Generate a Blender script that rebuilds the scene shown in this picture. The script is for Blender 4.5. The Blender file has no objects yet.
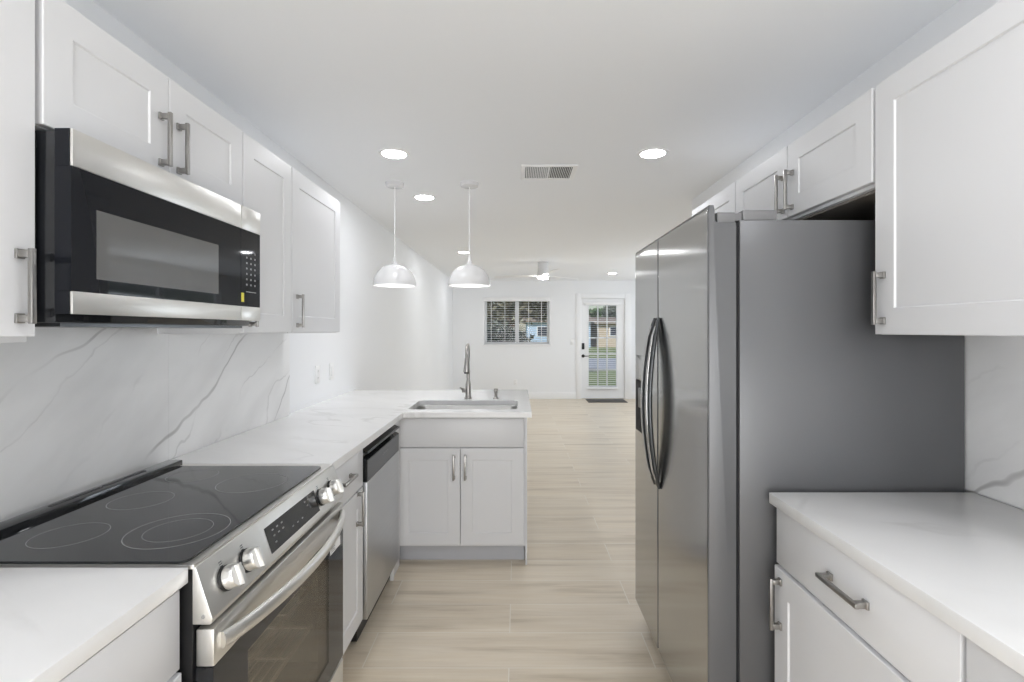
import bpy, bmesh, math, random
from mathutils import Vector, Matrix

S = bpy.context.scene
COL = S.collection
R = math.radians
PI = math.pi

# ------------------------------------------------------------------ camera
cam_d = bpy.data.cameras.new('camera')
cam = bpy.data.objects.new('camera', cam_d)
COL.objects.link(cam)
cam.location = (0, 0, 1.38)
cam.rotation_euler = (R(90), 0, 0)
cam_d.sensor_width = 36
cam_d.lens = 505 / 1024 * 36
cam_d.shift_x = -5 / 1024
cam_d.shift_y = -10.5 / 1024
cam_d.clip_start = 0.02
cam_d.clip_end = 400
S.camera = cam

# ------------------------------------------------------------------ world, sun, exposure
w = bpy.data.worlds.new('world')
S.world = w
w.use_nodes = True
nt = w.node_tree
nt.nodes.clear()
sky = nt.nodes.new('ShaderNodeTexSky')
sky.sky_type = 'NISHITA'
sky.sun_elevation = R(48)
sky.sun_rotation = R(200)
sky.sun_disc = False
bg = nt.nodes.new('ShaderNodeBackground')
bg.inputs['Strength'].default_value = 0.13
wo = nt.nodes.new('ShaderNodeOutputWorld')
nt.links.new(sky.outputs[0], bg.inputs[0])
nt.links.new(bg.outputs[0], wo.inputs[0])
sun_d = bpy.data.lights.new('sun', 'SUN')
sun_d.energy = 5.0
sun_d.angle = R(1)
sun = bpy.data.objects.new('sun', sun_d)
COL.objects.link(sun)
sun.rotation_euler = (R(50), 0, R(-25))
sun.location = (0, 12, 12)

S.view_settings.view_transform = 'Standard'
S.view_settings.look = 'None'
S.view_settings.gamma = 1
S.view_settings.use_curve_mapping = False
S.view_settings.exposure = -0.36
YB_LIGHT = -2.20
LAMP = 116.0         # recessed lamp radiance
def fill_area(name, loc, rot, sx, sy, power, col):
    l = bpy.data.lights.new(name, 'AREA'); l.shape = 'RECTANGLE'; l.size = sx; l.size_y = sy; l.energy = power; l.color = col
    o = bpy.data.objects.new(name, l); COL.objects.link(o); o.location = loc; o.rotation_euler = rot
fill_area('fill_patio', (0.05, YB_LIGHT, 0.95), (R(124), 0, 0), 2.0, 1.8, 96, (0.965, 0.965, 0.985))       # added fill light outside the made-up patio door behind the viewer
fill_area('fill_living', (3.82, 7.7, 1.35), (R(108), 0, R(78)), 3.0, 1.2, 76, (0.84, 0.91, 1.0))    # added fill light outside the made-up living room side window
S.cycles.use_denoising = True
S.cycles.max_bounces = 14
S.cycles.diffuse_bounces = 8
S.cycles.glossy_bounces = 6
S.cycles.transparent_max_bounces = 16
S.cycles.caustics_reflective = False
S.cycles.caustics_refractive = False
S.cycles.sample_clamp_indirect = 6

# ------------------------------------------------------------------ materials
FR_ROT = 0.0
M = {}
def pmat(name, col, rough=0.5, metal=0.0, spec=0.5, coat=0.0, coat_r=0.05, bump=0.0, bscale=200, aniso=0.0):
    m = bpy.data.materials.new(name)
    m.use_nodes = True
    t = m.node_tree
    b = t.nodes['Principled BSDF']
    b.inputs['Base Color'].default_value = (*col, 1)
    b.inputs['Roughness'].default_value = rough
    b.inputs['Metallic'].default_value = metal
    b.inputs['Specular IOR Level'].default_value = spec
    b.inputs['Coat Weight'].default_value = coat
    b.inputs['Coat Roughness'].default_value = coat_r
    if aniso:
        b.inputs['Anisotropic'].default_value = aniso
    if bump:
        g = t.nodes.new('ShaderNodeNewGeometry')
        n = t.nodes.new('ShaderNodeTexNoise')
        n.inputs['Scale'].default_value = bscale
        bp = t.nodes.new('ShaderNodeBump')
        bp.inputs['Strength'].default_value = bump
        bp.inputs['Distance'].default_value = 0.002
        t.links.new(g.outputs['Position'], n.inputs['Vector'])
        t.links.new(n.outputs['Fac'], bp.inputs['Height'])
        t.links.new(bp.outputs[0], b.inputs['Normal'])
    M[name] = m
    return m

pmat('wall_paint', (0.868, 0.878, 0.892), 0.75, bump=0.08, bscale=160)
pmat('ceiling_paint', (0.888, 0.90, 0.915), 0.85, bump=0.1, bscale=120)
pmat('trim_paint', (0.88, 0.885, 0.89), 0.4)
pmat('cabinet_paint', (0.745, 0.75, 0.765), 0.38)
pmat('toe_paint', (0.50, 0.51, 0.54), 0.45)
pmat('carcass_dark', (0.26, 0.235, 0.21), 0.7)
pmat('nickel', (0.36, 0.35, 0.335), 0.32, 1.0)
pmat('chrome', (0.72, 0.72, 0.72), 0.12, 1.0)
pmat('black_gloss', (0.012, 0.013, 0.015), 0.05, 0, 0.5, bump=0)
pmat('black_matte', (0.010, 0.010, 0.011), 0.45)
pmat('charcoal_metal', (0.10, 0.105, 0.11), 0.28, 0.8)
pmat('navy_gloss', (0.009, 0.010, 0.013), 0.04, 0.0, 0.22)
pmat('screen_glass', (0.11, 0.11, 0.11), 0.03, 0.0, 0.9)
pmat('screen_print', (0.30, 0.30, 0.30), 0.5)
pmat('ring_print', (0.32, 0.32, 0.32), 0.4)
pmat('legend_print', (0.28, 0.28, 0.28), 0.5)
pmat('lock_black', (0.01, 0.01, 0.01), 0.4)
pmat('paper_white', (0.85, 0.85, 0.85), 0.6)
pmat('paper_yellow', (0.75, 0.68, 0.08), 0.6)
pmat('fridge_side', (0.125, 0.127, 0.132), 0.32, 0.35)
pmat('fridge_grey', (0.17, 0.17, 0.175), 0.45, 0.0)
pmat('gasket', (0.022, 0.022, 0.024), 0.75, 0, 0.2)
pmat('mat_fibre', (0.10, 0.095, 0.09), 0.95, bump=0.8, bscale=400)
pmat('plastic_white', (0.88, 0.88, 0.88), 0.35)
pmat('enamel_white', (0.74, 0.74, 0.745), 0.22)
pmat('outlet_slot', (0.05, 0.05, 0.05), 0.5)
pmat('rack_wire', (0.72, 0.69, 0.62), 0.35, 0.3)
pmat('oven_enamel', (0.035, 0.032, 0.028), 0.5)
pmat('asphalt', (0.34, 0.36, 0.40), 0.9, bump=0.4, bscale=60)
pmat('bark', (0.20, 0.16, 0.12), 0.9, bump=0.6, bscale=30)
pmat('blue_siding', (0.42, 0.54, 0.68), 0.7)
pmat('tan_stucco', (0.52, 0.43, 0.33), 0.8)
pmat('roof_shingle', (0.27, 0.22, 0.18), 0.9, bump=0.5, bscale=20)
pmat('dark_pane', (0.05, 0.06, 0.08), 0.1)

def brushed(name, col, rough, axis='Y', scale=260, amt=0.10, metal=1.0):
    m = pmat(name, col, rough, metal)
    t = m.node_tree; b = t.nodes['Principled BSDF']
    g = t.nodes.new('ShaderNodeNewGeometry')
    mp = t.nodes.new('ShaderNodeMapping')
    sc = {'X': (2, scale, scale), 'Y': (scale, 2, scale), 'Z': (scale, scale, 2)}[axis]
    mp.inputs['Scale'].default_value = sc
    n = t.nodes.new('ShaderNodeTexNoise'); n.inputs['Scale'].default_value = 1.0; n.inputs['Detail'].default_value = 3
    r = t.nodes.new('ShaderNodeMapRange')
    r.inputs['To Min'].default_value = max(0.02, rough - amt); r.inputs['To Max'].default_value = rough + amt
    t.links.new(g.outputs['Position'], mp.inputs[0]); t.links.new(mp.outputs[0], n.inputs['Vector'])
    t.links.new(n.outputs['Fac'], r.inputs[0]); t.links.new(r.outputs[0], b.inputs['Roughness'])
    return m
brushed('steel', (0.74, 0.73, 0.70), 0.34, 'Y', amt=0.03, metal=0.88)
pmat('knob_steel', (0.72, 0.715, 0.70), 0.30, 0.85)
brushed('steel_x', (0.50, 0.50, 0.49), 0.36, 'X', amt=0.04)
brushed('dishwasher_steel', (0.55, 0.56, 0.57), 0.34, 'Y')
brushed('fridge_steel', (0.45, 0.45, 0.445), 0.14, 'Y', amt=0.02)
M['fridge_steel'].node_tree.nodes['Principled BSDF'].inputs['Anisotropic'].default_value = 0.8
_t = M['fridge_steel'].node_tree; _n = _t.nodes.new('ShaderNodeTangent'); _n.direction_type = 'RADIAL'; _n.axis = 'Z'
_t.links.new(_n.outputs[0], _t.nodes['Principled BSDF'].inputs['Tangent'])
M['fridge_steel'].node_tree.nodes['Principled BSDF'].inputs['Anisotropic Rotation'].default_value = FR_ROT

def emat(name, col, strength):
    m = bpy.data.materials.new(name); m.use_nodes = True
    t = m.node_tree; t.nodes.clear()
    e = t.nodes.new('ShaderNodeEmission'); o = t.nodes.new('ShaderNodeOutputMaterial')
    e.inputs[0].default_value = (*col, 1); e.inputs[1].default_value = strength
    t.links.new(e.outputs[0], o.inputs[0]); M[name] = m
emat('lamp_lens', (0.955, 0.965, 1.0), LAMP)
emat('bulb', (1.0, 0.97, 0.93), 60)
emat('fan_lens', (1.0, 0.985, 0.965), 60)

def glass(name, tint, fac_gloss, rough=0.02):
    m = bpy.data.materials.new(name); m.use_nodes = True
    t = m.node_tree; t.nodes.clear()
    o = t.nodes.new('ShaderNodeOutputMaterial')
    tr = t.nodes.new('ShaderNodeBsdfTransparent'); tr.inputs[0].default_value = (*tint, 1)
    gl = t.nodes.new('ShaderNodeBsdfGlossy'); gl.inputs['Roughness'].default_value = rough
    fr = t.nodes.new('ShaderNodeFresnel'); fr.inputs['IOR'].default_value = 1.5
    mu = t.nodes.new('ShaderNodeMath'); mu.operation = 'MULTIPLY'; mu.inputs[1].default_value = fac_gloss; mu.use_clamp = True
    mx = t.nodes.new('ShaderNodeMixShader')
    t.links.new(fr.outputs[0], mu.inputs[0]); t.links.new(mu.outputs[0], mx.inputs[0])
    t.links.new(tr.outputs[0], mx.inputs[1]); t.links.new(gl.outputs[0], mx.inputs[2])
    t.links.new(mx.outputs[0], o.inputs[0]); M[name] = m
glass('clear_pane', (0.975, 0.975, 0.975), 0.12)
glass('oven_glass', (0.85, 0.82, 0.76), 0.75)

def floor_mat():
    m = pmat('floor_planks', (0.6, 0.5, 0.4), 0.33)
    t = m.node_tree; b = t.nodes['Principled BSDF']; L = t.links.new
    g = t.nodes.new('ShaderNodeNewGeometry')
    mp = t.nodes.new('ShaderNodeMapping')
    mp.inputs['Location'].default_value = (0.033 + 12.0, -2.065 + 0.241 * 40, 0)
    L(g.outputs['Position'], mp.inputs[0])
    br = t.nodes.new('ShaderNodeTexBrick')
    br.offset = 0.5; br.offset_frequency = 2; br.squash = 1
    br.inputs['Color1'].default_value = (0, 0, 0, 1); br.inputs['Color2'].default_value = (1, 1, 1, 1)
    br.inputs['Mortar'].default_value = (0.5, 0.5, 0.5, 1)
    br.inputs['Scale'].default_value = 1; br.inputs['Mortar Size'].default_value = 0.0022
    br.inputs['Mortar Smooth'].default_value = 0.1; br.inputs['Bias'].default_value = 0
    br.inputs['Brick Width'].default_value = 1.2; br.inputs['Row Height'].default_value = 0.241
    L(mp.outputs[0], br.inputs['Vector'])
    # per plank grain offset
    sc = t.nodes.new('ShaderNodeVectorMath'); sc.operation = 'SCALE'; sc.inputs['Scale'].default_value = 37.0
    L(br.outputs['Color'], sc.inputs[0])
    ad = t.nodes.new('ShaderNodeVectorMath'); ad.operation = 'ADD'
    L(g.outputs['Position'], ad.inputs[0]); L(sc.outputs[0], ad.inputs[1])
    m1 = t.nodes.new('ShaderNodeMapping'); m1.inputs['Scale'].default_value = (1.1, 13, 1)
    L(ad.outputs[0], m1.inputs[0])
    n1 = t.nodes.new('ShaderNodeTexNoise'); n1.inputs['Scale'].default_value = 1.0; n1.inputs['Detail'].default_value = 5
    n1.inputs['Roughness'].default_value = 0.6; n1.inputs['Distortion'].default_value = 0.35
    L(m1.outputs[0], n1.inputs['Vector'])
    m2 = t.nodes.new('ShaderNodeMapping'); m2.inputs['Scale'].default_value = (3.5, 80, 1)
    L(ad.outputs[0], m2.inputs[0])
    n2 = t.nodes.new('ShaderNodeTexNoise'); n2.inputs['Scale'].default_value = 1.0; n2.inputs['Detail'].default_value = 3
    L(m2.outputs[0], n2.inputs['Vector'])
    r1 = t.nodes.new('ShaderNodeValToRGB')
    e = r1.color_ramp.elements
    e[0].position = 0.28; e[0].color = (0.54, 0.455, 0.34, 1)
    e[1].position = 0.62; e[1].color = (0.75, 0.66, 0.525, 1)
    q = r1.color_ramp.elements.new(0.45); q.color = (0.69, 0.60, 0.472, 1)
    L(n1.outputs['Fac'], r1.inputs[0])
    x1 = t.nodes.new('ShaderNodeMix'); x1.data_type = 'RGBA'; x1.blend_type = 'OVERLAY'
    x1.inputs['Factor'].default_value = 0.18
    L(r1.outputs[0], x1.inputs[6]); L(n2.outputs['Fac'], x1.inputs[7])
    x2 = t.nodes.new('ShaderNodeMix'); x2.data_type = 'RGBA'; x2.blend_type = 'OVERLAY'
    x2.inputs['Factor'].default_value = 0.035
    L(x1.outputs[2], x2.inputs[6]); L(br.outputs['Color'], x2.inputs[7])
    x3 = t.nodes.new('ShaderNodeMix'); x3.data_type = 'RGBA'
    x3.inputs[7].default_value = (0.80, 0.75, 0.66, 1)
    L(br.outputs['Fac'], x3.inputs[0]); L(x2.outputs[2], x3.inputs[6])
    L(x3.outputs[2], b.inputs['Base Color'])
    bp = t.nodes.new('ShaderNodeBump'); bp.inputs['Strength'].default_value = 0.15; bp.inputs['Distance'].default_value = 0.001
    L(n2.outputs['Fac'], bp.inputs['Height']); L(bp.outputs[0], b.inputs['Normal'])
floor_mat()

def stone(name, base, cloud, vein, rot, scale, vscale, width, strength, rough, seed, detail=6, mask=(0.46, 0.66)):
    m = pmat(name, base, rough)
    t = m.node_tree; b = t.nodes['Principled BSDF']; L = t.links.new
    g = t.nodes.new('ShaderNodeNewGeometry')
    mp = t.nodes.new('ShaderNodeMapping'); mp.inputs['Rotation'].default_value = rot
    mp.inputs['Location'].default_value = (seed, seed * 0.7, seed * 1.3)
    L(g.outputs['Position'], mp.inputs[0])
    ms = t.nodes.new('ShaderNodeMapping'); ms.inputs['Scale'].default_value = scale
    L(mp.outputs[0], ms.inputs[0])
    n = t.nodes.new('ShaderNodeTexNoise'); n.inputs['Scale'].default_value = vscale
    n.inputs['Detail'].default_value = detail; n.inputs['Roughness'].default_value = 0.5; n.inputs['Distortion'].default_value = 0.15
    L(ms.outputs[0], n.inputs['Vector'])
    s1 = t.nodes.new('ShaderNodeMath'); s1.operation = 'SUBTRACT'; s1.inputs[1].default_value = 0.5
    L(n.outputs['Fac'], s1.inputs[0])
    a1 = t.nodes.new('ShaderNodeMath'); a1.operation = 'ABSOLUTE'; L(s1.outputs[0], a1.inputs[0])
    r = t.nodes.new('ShaderNodeMapRange'); r.inputs['From Min'].default_value = 0.0; r.inputs['From Max'].default_value = width
    r.inputs['To Min'].default_value = 1; r.inputs['To Max'].default_value = 0
    L(a1.outputs[0], r.inputs[0])
    k = t.nodes.new('ShaderNodeTexNoise'); k.inputs['Scale'].default_value = 2.2; k.inputs['Detail'].default_value = 2
    L(mp.outputs[0], k.inputs['Vector'])
    kr = t.nodes.new('ShaderNodeMapRange'); kr.inputs['From Min'].default_value = mask[0]; kr.inputs['From Max'].default_value = mask[1]
    L(k.outputs['Fac'], kr.inputs[0])
    mu = t.nodes.new('ShaderNodeMath'); mu.operation = 'MULTIPLY'; L(r.outputs[0], mu.inputs[0]); L(kr.outputs[0], mu.inputs[1])
    mv = t.nodes.new('ShaderNodeMath'); mv.operation = 'MULTIPLY'; mv.inputs[1].default_value = strength; L(mu.outputs[0], mv.inputs[0])
    c = t.nodes.new('ShaderNodeTexNoise'); c.inputs['Scale'].default_value = 3.0; c.inputs['Detail'].default_value = 4
    L(ms.outputs[0], c.inputs['Vector'])
    cr = t.nodes.new('ShaderNodeMapRange'); cr.inputs['From Min'].default_value = 0.45; cr.inputs['From Max'].default_value = 0.75
    L(c.outputs['Fac'], cr.inputs[0])
    x = t.nodes.new('ShaderNodeMix'); x.data_type = 'RGBA'
    x.inputs[6].default_value = (*base, 1); x.inputs[7].default_value = (*cloud, 1); L(cr.outputs[0], x.inputs[0])
    y = t.nodes.new('ShaderNodeMix'); y.data_type = 'RGBA'; y.inputs[7].default_value = (*vein, 1)
    L(x.outputs[2], y.inputs[6]); L(mv.outputs[0], y.inputs[0]); L(y.outputs[2], b.inputs['Base Color'])
stone('quartz', (0.88, 0.88, 0.88), (0.84, 0.84, 0.838), (0.58, 0.57, 0.56), (0, 0, R(25)), (1, 2.6, 1), 1.1, 0.018, 0.55, 0.16, 3.1)

def slab_stone(name, base, cloud, vein, angle, seed):
    m = pmat(name, base, 0.28)
    t = m.node_tree; b = t.nodes['Principled BSDF']; L = t.links.new
    g = t.nodes.new('ShaderNodeNewGeometry')
    mp = t.nodes.new('ShaderNodeMapping'); mp.inputs['Rotation'].default_value = (angle, 0, 0); mp.inputs['Location'].default_value = (0, seed, seed*1.7)
    L(g.outputs['Position'], mp.inputs[0])
    acc = None
    for sc, dist, dsc, lo, amt, ms, off in ((0.62, 5.5, 0.9, 0.9982, 0.70, 2.4, 0.0), (1.35, 7.0, 1.3, 0.9935, 0.34, 3.1, 5.3)):
        wv = t.nodes.new('ShaderNodeTexWave'); wv.bands_direction = 'Z'; wv.inputs['Scale'].default_value = sc
        wv.inputs['Distortion'].default_value = dist; wv.inputs['Detail'].default_value = 5; wv.inputs['Detail Scale'].default_value = dsc
        wv.inputs['Detail Roughness'].default_value = 0.5; wv.inputs['Phase Offset'].default_value = off
        L(mp.outputs[0], wv.inputs['Vector'])
        r = t.nodes.new('ShaderNodeMapRange'); r.inputs['From Min'].default_value = lo; r.inputs['From Max'].default_value = 1.0
        L(wv.outputs['Fac'], r.inputs[0])
        k = t.nodes.new('ShaderNodeTexNoise'); k.inputs['Scale'].default_value = ms; k.inputs['Detail'].default_value = 3
        mo = t.nodes.new('ShaderNodeMapping'); mo.inputs['Location'].default_value = (off, off, seed); L(mp.outputs[0], mo.inputs[0]); L(mo.outputs[0], k.inputs['Vector'])
        kr = t.nodes.new('ShaderNodeMapRange'); kr.inputs['From Min'].default_value = 0.42; kr.inputs['From Max'].default_value = 0.64; kr.inputs['To Max'].default_value = amt
        L(k.outputs['Fac'], kr.inputs[0])
        mu = t.nodes.new('ShaderNodeMath'); mu.operation = 'MULTIPLY'; L(r.outputs[0], mu.inputs[0]); L(kr.outputs[0], mu.inputs[1])
        if acc is None: acc = mu
        else:
            mx = t.nodes.new('ShaderNodeMath'); mx.operation = 'MAXIMUM'; L(acc.outputs[0], mx.inputs[0]); L(mu.outputs[0], mx.inputs[1]); acc = mx
    ms_ = t.nodes.new('ShaderNodeMapping'); ms_.inputs['Scale'].default_value = (1, 0.8, 2.2); L(mp.outputs[0], ms_.inputs[0])
    c = t.nodes.new('ShaderNodeTexNoise'); c.inputs['Scale'].default_value = 2.6; c.inputs['Detail'].default_value = 5; L(ms_.outputs[0], c.inputs['Vector'])
    cr = t.nodes.new('ShaderNodeMapRange'); cr.inputs['From Min'].default_value = 0.45; cr.inputs['From Max'].default_value = 0.72; L(c.outputs['Fac'], cr.inputs[0])
    x = t.nodes.new('ShaderNodeMix'); x.data_type = 'RGBA'; x.inputs[6].default_value = (*base, 1); x.inputs[7].default_value = (*cloud, 1); L(cr.outputs[0], x.inputs[0])
    y = t.nodes.new('ShaderNodeMix'); y.data_type = 'RGBA'; y.inputs[7].default_value = (*vein, 1); L(x.outputs[2], y.inputs[6]); L(acc.outputs[0], y.inputs[0])
    L(y.outputs[2], b.inputs['Base Color'])
slab_stone('marble', (0.86, 0.86, 0.858), (0.76, 0.76, 0.758), (0.36, 0.355, 0.35), R(-37), 3.3)
slab_stone('marble_fridge_side', (0.86, 0.86, 0.858), (0.76, 0.76, 0.758), (0.36, 0.355, 0.35), R(37), 6.1)

def siding(name):
    m = M[name]; t = m.node_tree; b = t.nodes['Principled BSDF']
    g = t.nodes.new('ShaderNodeNewGeometry'); wv = t.nodes.new('ShaderNodeTexWave'); wv.bands_direction = 'Z'
    wv.wave_profile = 'SAW'; wv.inputs['Scale'].default_value = 1.6
    bp = t.nodes.new('ShaderNodeBump'); bp.inputs['Strength'].default_value = 0.5
    t.links.new(g.outputs['Position'], wv.inputs['Vector']); t.links.new(wv.outputs['Fac'], bp.inputs['Height'])
    t.links.new(bp.outputs[0], b.inputs['Normal'])
siding('blue_siding')

def noisy(name, c0, c1, scale, rough=0.8):
    m = pmat(name, c0, rough); t = m.node_tree; b = t.nodes['Principled BSDF']
    g = t.nodes.new('ShaderNodeNewGeometry'); n = t.nodes.new('ShaderNodeTexNoise'); n.inputs['Scale'].default_value = scale
    n.inputs['Detail'].default_value = 4
    r = t.nodes.new('ShaderNodeValToRGB'); e = r.color_ramp.elements
    e[0].position = 0.35; e[0].color = (*c0, 1); e[1].position = 0.65; e[1].color = (*c1, 1)
    t.links.new(g.outputs['Position'], n.inputs['Vector']); t.links.new(n.outputs['Fac'], r.inputs[0]); t.links.new(r.outputs[0], b.inputs['Base Color'])
noisy('lawn_green', (0.16, 0.21, 0.08), (0.26, 0.30, 0.13), 2.5)
noisy('leaf_silver', (0.03, 0.045, 0.027), (0.30, 0.33, 0.28), 14)
noisy('leaf_olive', (0.10, 0.10, 0.06), (0.22, 0.20, 0.13), 5)
noisy('leaf_green', (0.05, 0.10, 0.04), (0.14, 0.22, 0.09), 4)

# ------------------------------------------------------------------ mesh builder
class MB:
    def __init__(self):
        self.bm = bmesh.new(); self.mi = 0
    def _done(self, fs):
        for f in fs: f.material_index = self.mi
    def poly(self, pts):
        vs = [self.bm.verts.new(p) for p in pts]
        f = self.bm.faces.new(vs); f.material_index = self.mi; return f
    def box(self, x0, x1, y0, y1, z0, z1, bev=0.0, seg=2):
        x0, x1 = min(x0, x1), max(x0, x1); y0, y1 = min(y0, y1), max(y0, y1); z0, z1 = min(z0, z1), max(z0, z1)
        n0 = set(self.bm.faces)
        v = [self.bm.verts.new((x, y, z)) for x in (x0, x1) for y in (y0, y1) for z in (z0, z1)]
        idx = [(0, 1, 3, 2), (4, 6, 7, 5), (0, 4, 5, 1), (2, 3, 7, 6), (0, 2, 6, 4), (1, 5, 7, 3)]
        fs = [self.bm.faces.new([v[i] for i in q]) for q in idx]
        if bev > 0:
            b = min(bev, 0.45 * min(x1 - x0, y1 - y0, z1 - z0))
            es = list({e for f in fs for e in f.edges})
            bmesh.ops.bevel(self.bm, geom=es, offset=b, segments=seg, affect='EDGES', profile=0.5)
        if self.mi:
            self._done([f for f in self.bm.faces if f not in n0])
        return self
    def boxc(self, c, h, bev=0.0):
        return self.box(c[0]-h[0], c[0]+h[0], c[1]-h[1], c[1]+h[1], c[2]-h[2], c[2]+h[2], bev)
    def tube(self, pts, rad, seg=12, cap=True, squash=None):
        pts = [Vector(p) for p in pts]
        n = len(pts)
        rads = rad if isinstance(rad, (list, tuple)) else [rad] * n
        rings = []; up = None
        for i, p in enumerate(pts):
            d = (pts[min(i+1, n-1)] - pts[max(i-1, 0)]).normalized()
            if up is None:
                a = Vector((0, 0, 1)) if abs(d.z) < 0.9 else Vector((1, 0, 0))
                up = (a - d * a.dot(d)).normalized()
            else:
                up = (up - d * up.dot(d)).normalized()
            sd = d.cross(up)
            rings.append([self.bm.verts.new(p + (up * math.cos(t) * (squash[0] if squash else 1) + sd * math.sin(t) * (squash[1] if squash else 1)) * rads[i])
                          for t in [2*PI*k/seg for k in range(seg)]])
        for a, b in zip(rings, rings[1:]):
            for k in range(seg):
                f = self.bm.faces.new((a[k], a[(k+1) % seg], b[(k+1) % seg], b[k])); f.material_index = self.mi
        if cap:
            for rr in (rings[0][::-1], rings[-1]):
                f = self.bm.faces.new(rr); f.material_index = self.mi
        return self
    def cyl(self, p0, p1, r0, r1=None, seg=24):
        return self.tube([p0, p1], [r0, r0 if r1 is None else r1], seg)
    def lathe(self, prof, c, seg=48, axis='z', closed=False):
        rings = []
        for r, h in prof:
            ring = []
            for k in range(seg):
                t = 2*PI*k/seg
                a, b2 = r*math.cos(t), r*math.sin(t)
                p = (c[0]+a, c[1]+b2, c[2]+h) if axis == 'z' else ((c[0]+h, c[1]+a, c[2]+b2) if axis == 'x' else (c[0]+a, c[1]+h, c[2]+b2))
                ring.append(p)
            rings.append([self.bm.verts.new(p) for p in ring] if r > 1e-6 else [self.bm.verts.new(ring[0])])
        pairs = list(zip(rings, rings[1:]))
        if closed: pairs.append((rings[-1], rings[0]))
        for a, b in pairs:
            for k in range(seg):
                k2 = (k+1) % seg
                if len(a) == 1 and len(b) == 1: continue
                if len(a) == 1: q = (a[0], b[k2], b[k])
                elif len(b) == 1: q = (a[k], a[k2], b[0])
                else: q = (a[k], a[k2], b[k2], b[k])
                f = self.bm.faces.new(q); f.material_index = self.mi
        return self
    def prism(self, poly, axis, a, b, bev=0.0):
        def P(u, v, s):
            return {'x': (s, u, v), 'y': (u, s, v), 'z': (u, v, s)}[axis]
        n0 = set(self.bm.faces)
        A = [self.bm.verts.new(P(u, v, a)) for u, v in poly]; B = [self.bm.verts.new(P(u, v, b)) for u, v in poly]
        fs = [self.bm.faces.new(A), self.bm.faces.new(B[::-1])]
        n = len(poly)
        for i in range(n):
            fs.append(self.bm.faces.new((A[i], B[i], B[(i+1) % n], A[(i+1) % n])))
        if bev:
            es = list({e for f in fs for e in f.edges})
            bmesh.ops.bevel(self.bm, geom=es, offset=bev, segments=2, affect='EDGES', profile=0.5)
        if self.mi: self._done([f for f in self.bm.faces if f not in n0])
        return self
    def build(self, name, mat, parent=None, smooth=True, angle=35):
        bm = self.bm
        bmesh.ops.recalc_face_normals(bm, faces=bm.faces[:])
        off = Vector((0, 0, 0)); p = parent
        while p is not None:
            off += Vector(p.location); p = p.parent
        if parent is None:
            # origin at the base centre of the mesh
            xs = [v.co for v in bm.verts]
            lo = Vector((min(c[i] for c in xs) for i in range(3))); hi = Vector((max(c[i] for c in xs) for i in range(3)))
            off = Vector(((lo.x+hi.x)/2, (lo.y+hi.y)/2, lo.z))
        for v in bm.verts: v.co -= off
        me = bpy.data.meshes.new(name); bm.to_mesh(me); bm.free()
        for mm in (mat if isinstance(mat, (list, tuple)) else [mat]): me.materials.append(M[mm])
        if smooth:
            for f in me.polygons: f.use_smooth = True
            me.set_sharp_from_angle(angle=R(angle))
        o = bpy.data.objects.new(name, me)
        if parent is None: o.location = off
        else: o.parent = parent
        COL.objects.link(o)
        return o

def tag(o, label=None, cat=None, group=None, kind=None):
    if label: o['label'] = label
    if cat: o['category'] = cat
    if group: o['group'] = group
    if kind: o['kind'] = kind
    return o
def thing(name, label, cat, loc=(0, 0, 0), group=None, kind=None):
    o = bpy.data.objects.new(name, None); COL.objects.link(o); o.location = loc
    o.empty_display_size = 0.05
    return tag(o, label, cat, group, kind)
def copy_tree(o, parent=None):
    c = o.copy(); COL.objects.link(c)
    if parent: c.parent = parent
    for ch in list(o.children): copy_tree(ch, c)
    return c
def bx(*a, **k): return MB().box(*a, **k)

# ------------------------------------------------------------------ room
ZC = 2.388      # ceiling
XL = -1.295     # left wall
XR = 1.352      # right kitchen wall
YF = 10.18      # far wall
YB = -2.0
XRR = 3.6
def struct(name, mb, mat, label=None):
    o = mb.build(name, mat); o['kind'] = 'structure'; o['category'] = name.split('_')[0]
    if label: o['label'] = label
    return o
struct('floor', bx(XL-0.15, XRR+0.15, YB-0.15, YF+0.14, -0.1, 0), 'floor_planks', 'pale oak look plank tile floor')
struct('ceiling', bx(XL-0.15, XRR+0.15, YB-0.15, YF+0.14, ZC, ZC+0.1), 'ceiling_paint', 'plain white ceiling over kitchen and living room')
struct('wall_left', bx(XL-0.12, XL, YB-0.12, YF, 0, ZC), 'wall_paint', 'long white wall on the range side')
mb = bx(XR, XR+0.12, YB, 3.9, 0, ZC)
struct('wall_right', mb, 'wall_paint', 'white wall behind the refrigerator')
struct('wall_return', bx(XR+0.12, XRR, 3.78, 3.9, 0, ZC), 'wall_paint', 'white return wall beyond the refrigerator')
mb = MB()
for a in ((3.78, 6.2, 0, ZC), (9.2, YF, 0, ZC), (6.2, 9.2, 0, 0.8), (6.2, 9.2, 2.1, ZC)): mb.box(XRR, XRR+0.12, a[0], a[1], a[2], a[3])
struct('wall_living', mb, 'wall_paint', 'white side wall of the living room')
W2 = thing('added_window', 'unseen added wide white framed window in the living room side wall', 'window', (XRR+0.06, 7.7, 0.8), kind='structure')  # made-up window, an opening for the side fill light
mb = MB(); mb.box(XRR+0.03, XRR+0.09, 6.2, 6.26, 0.8, 2.1).box(XRR+0.03, XRR+0.09, 9.14, 9.2, 0.8, 2.1).box(XRR+0.03, XRR+0.09, 6.26, 9.14, 2.04, 2.1).box(XRR+0.03, XRR+0.09, 6.26, 9.14, 0.8, 0.86).box(XRR+0.03, XRR+0.09, 7.67, 7.73, 0.86, 2.04)
mb.build('window_frame', 'trim_paint', W2)
bx(XRR+0.058, XRR+0.062, 6.26, 7.67, 0.86, 2.04).build('pane', 'clear_pane', W2)
bx(XRR+0.058, XRR+0.062, 7.73, 9.14, 0.86, 2.04).build('pane', 'clear_pane', W2)
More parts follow.
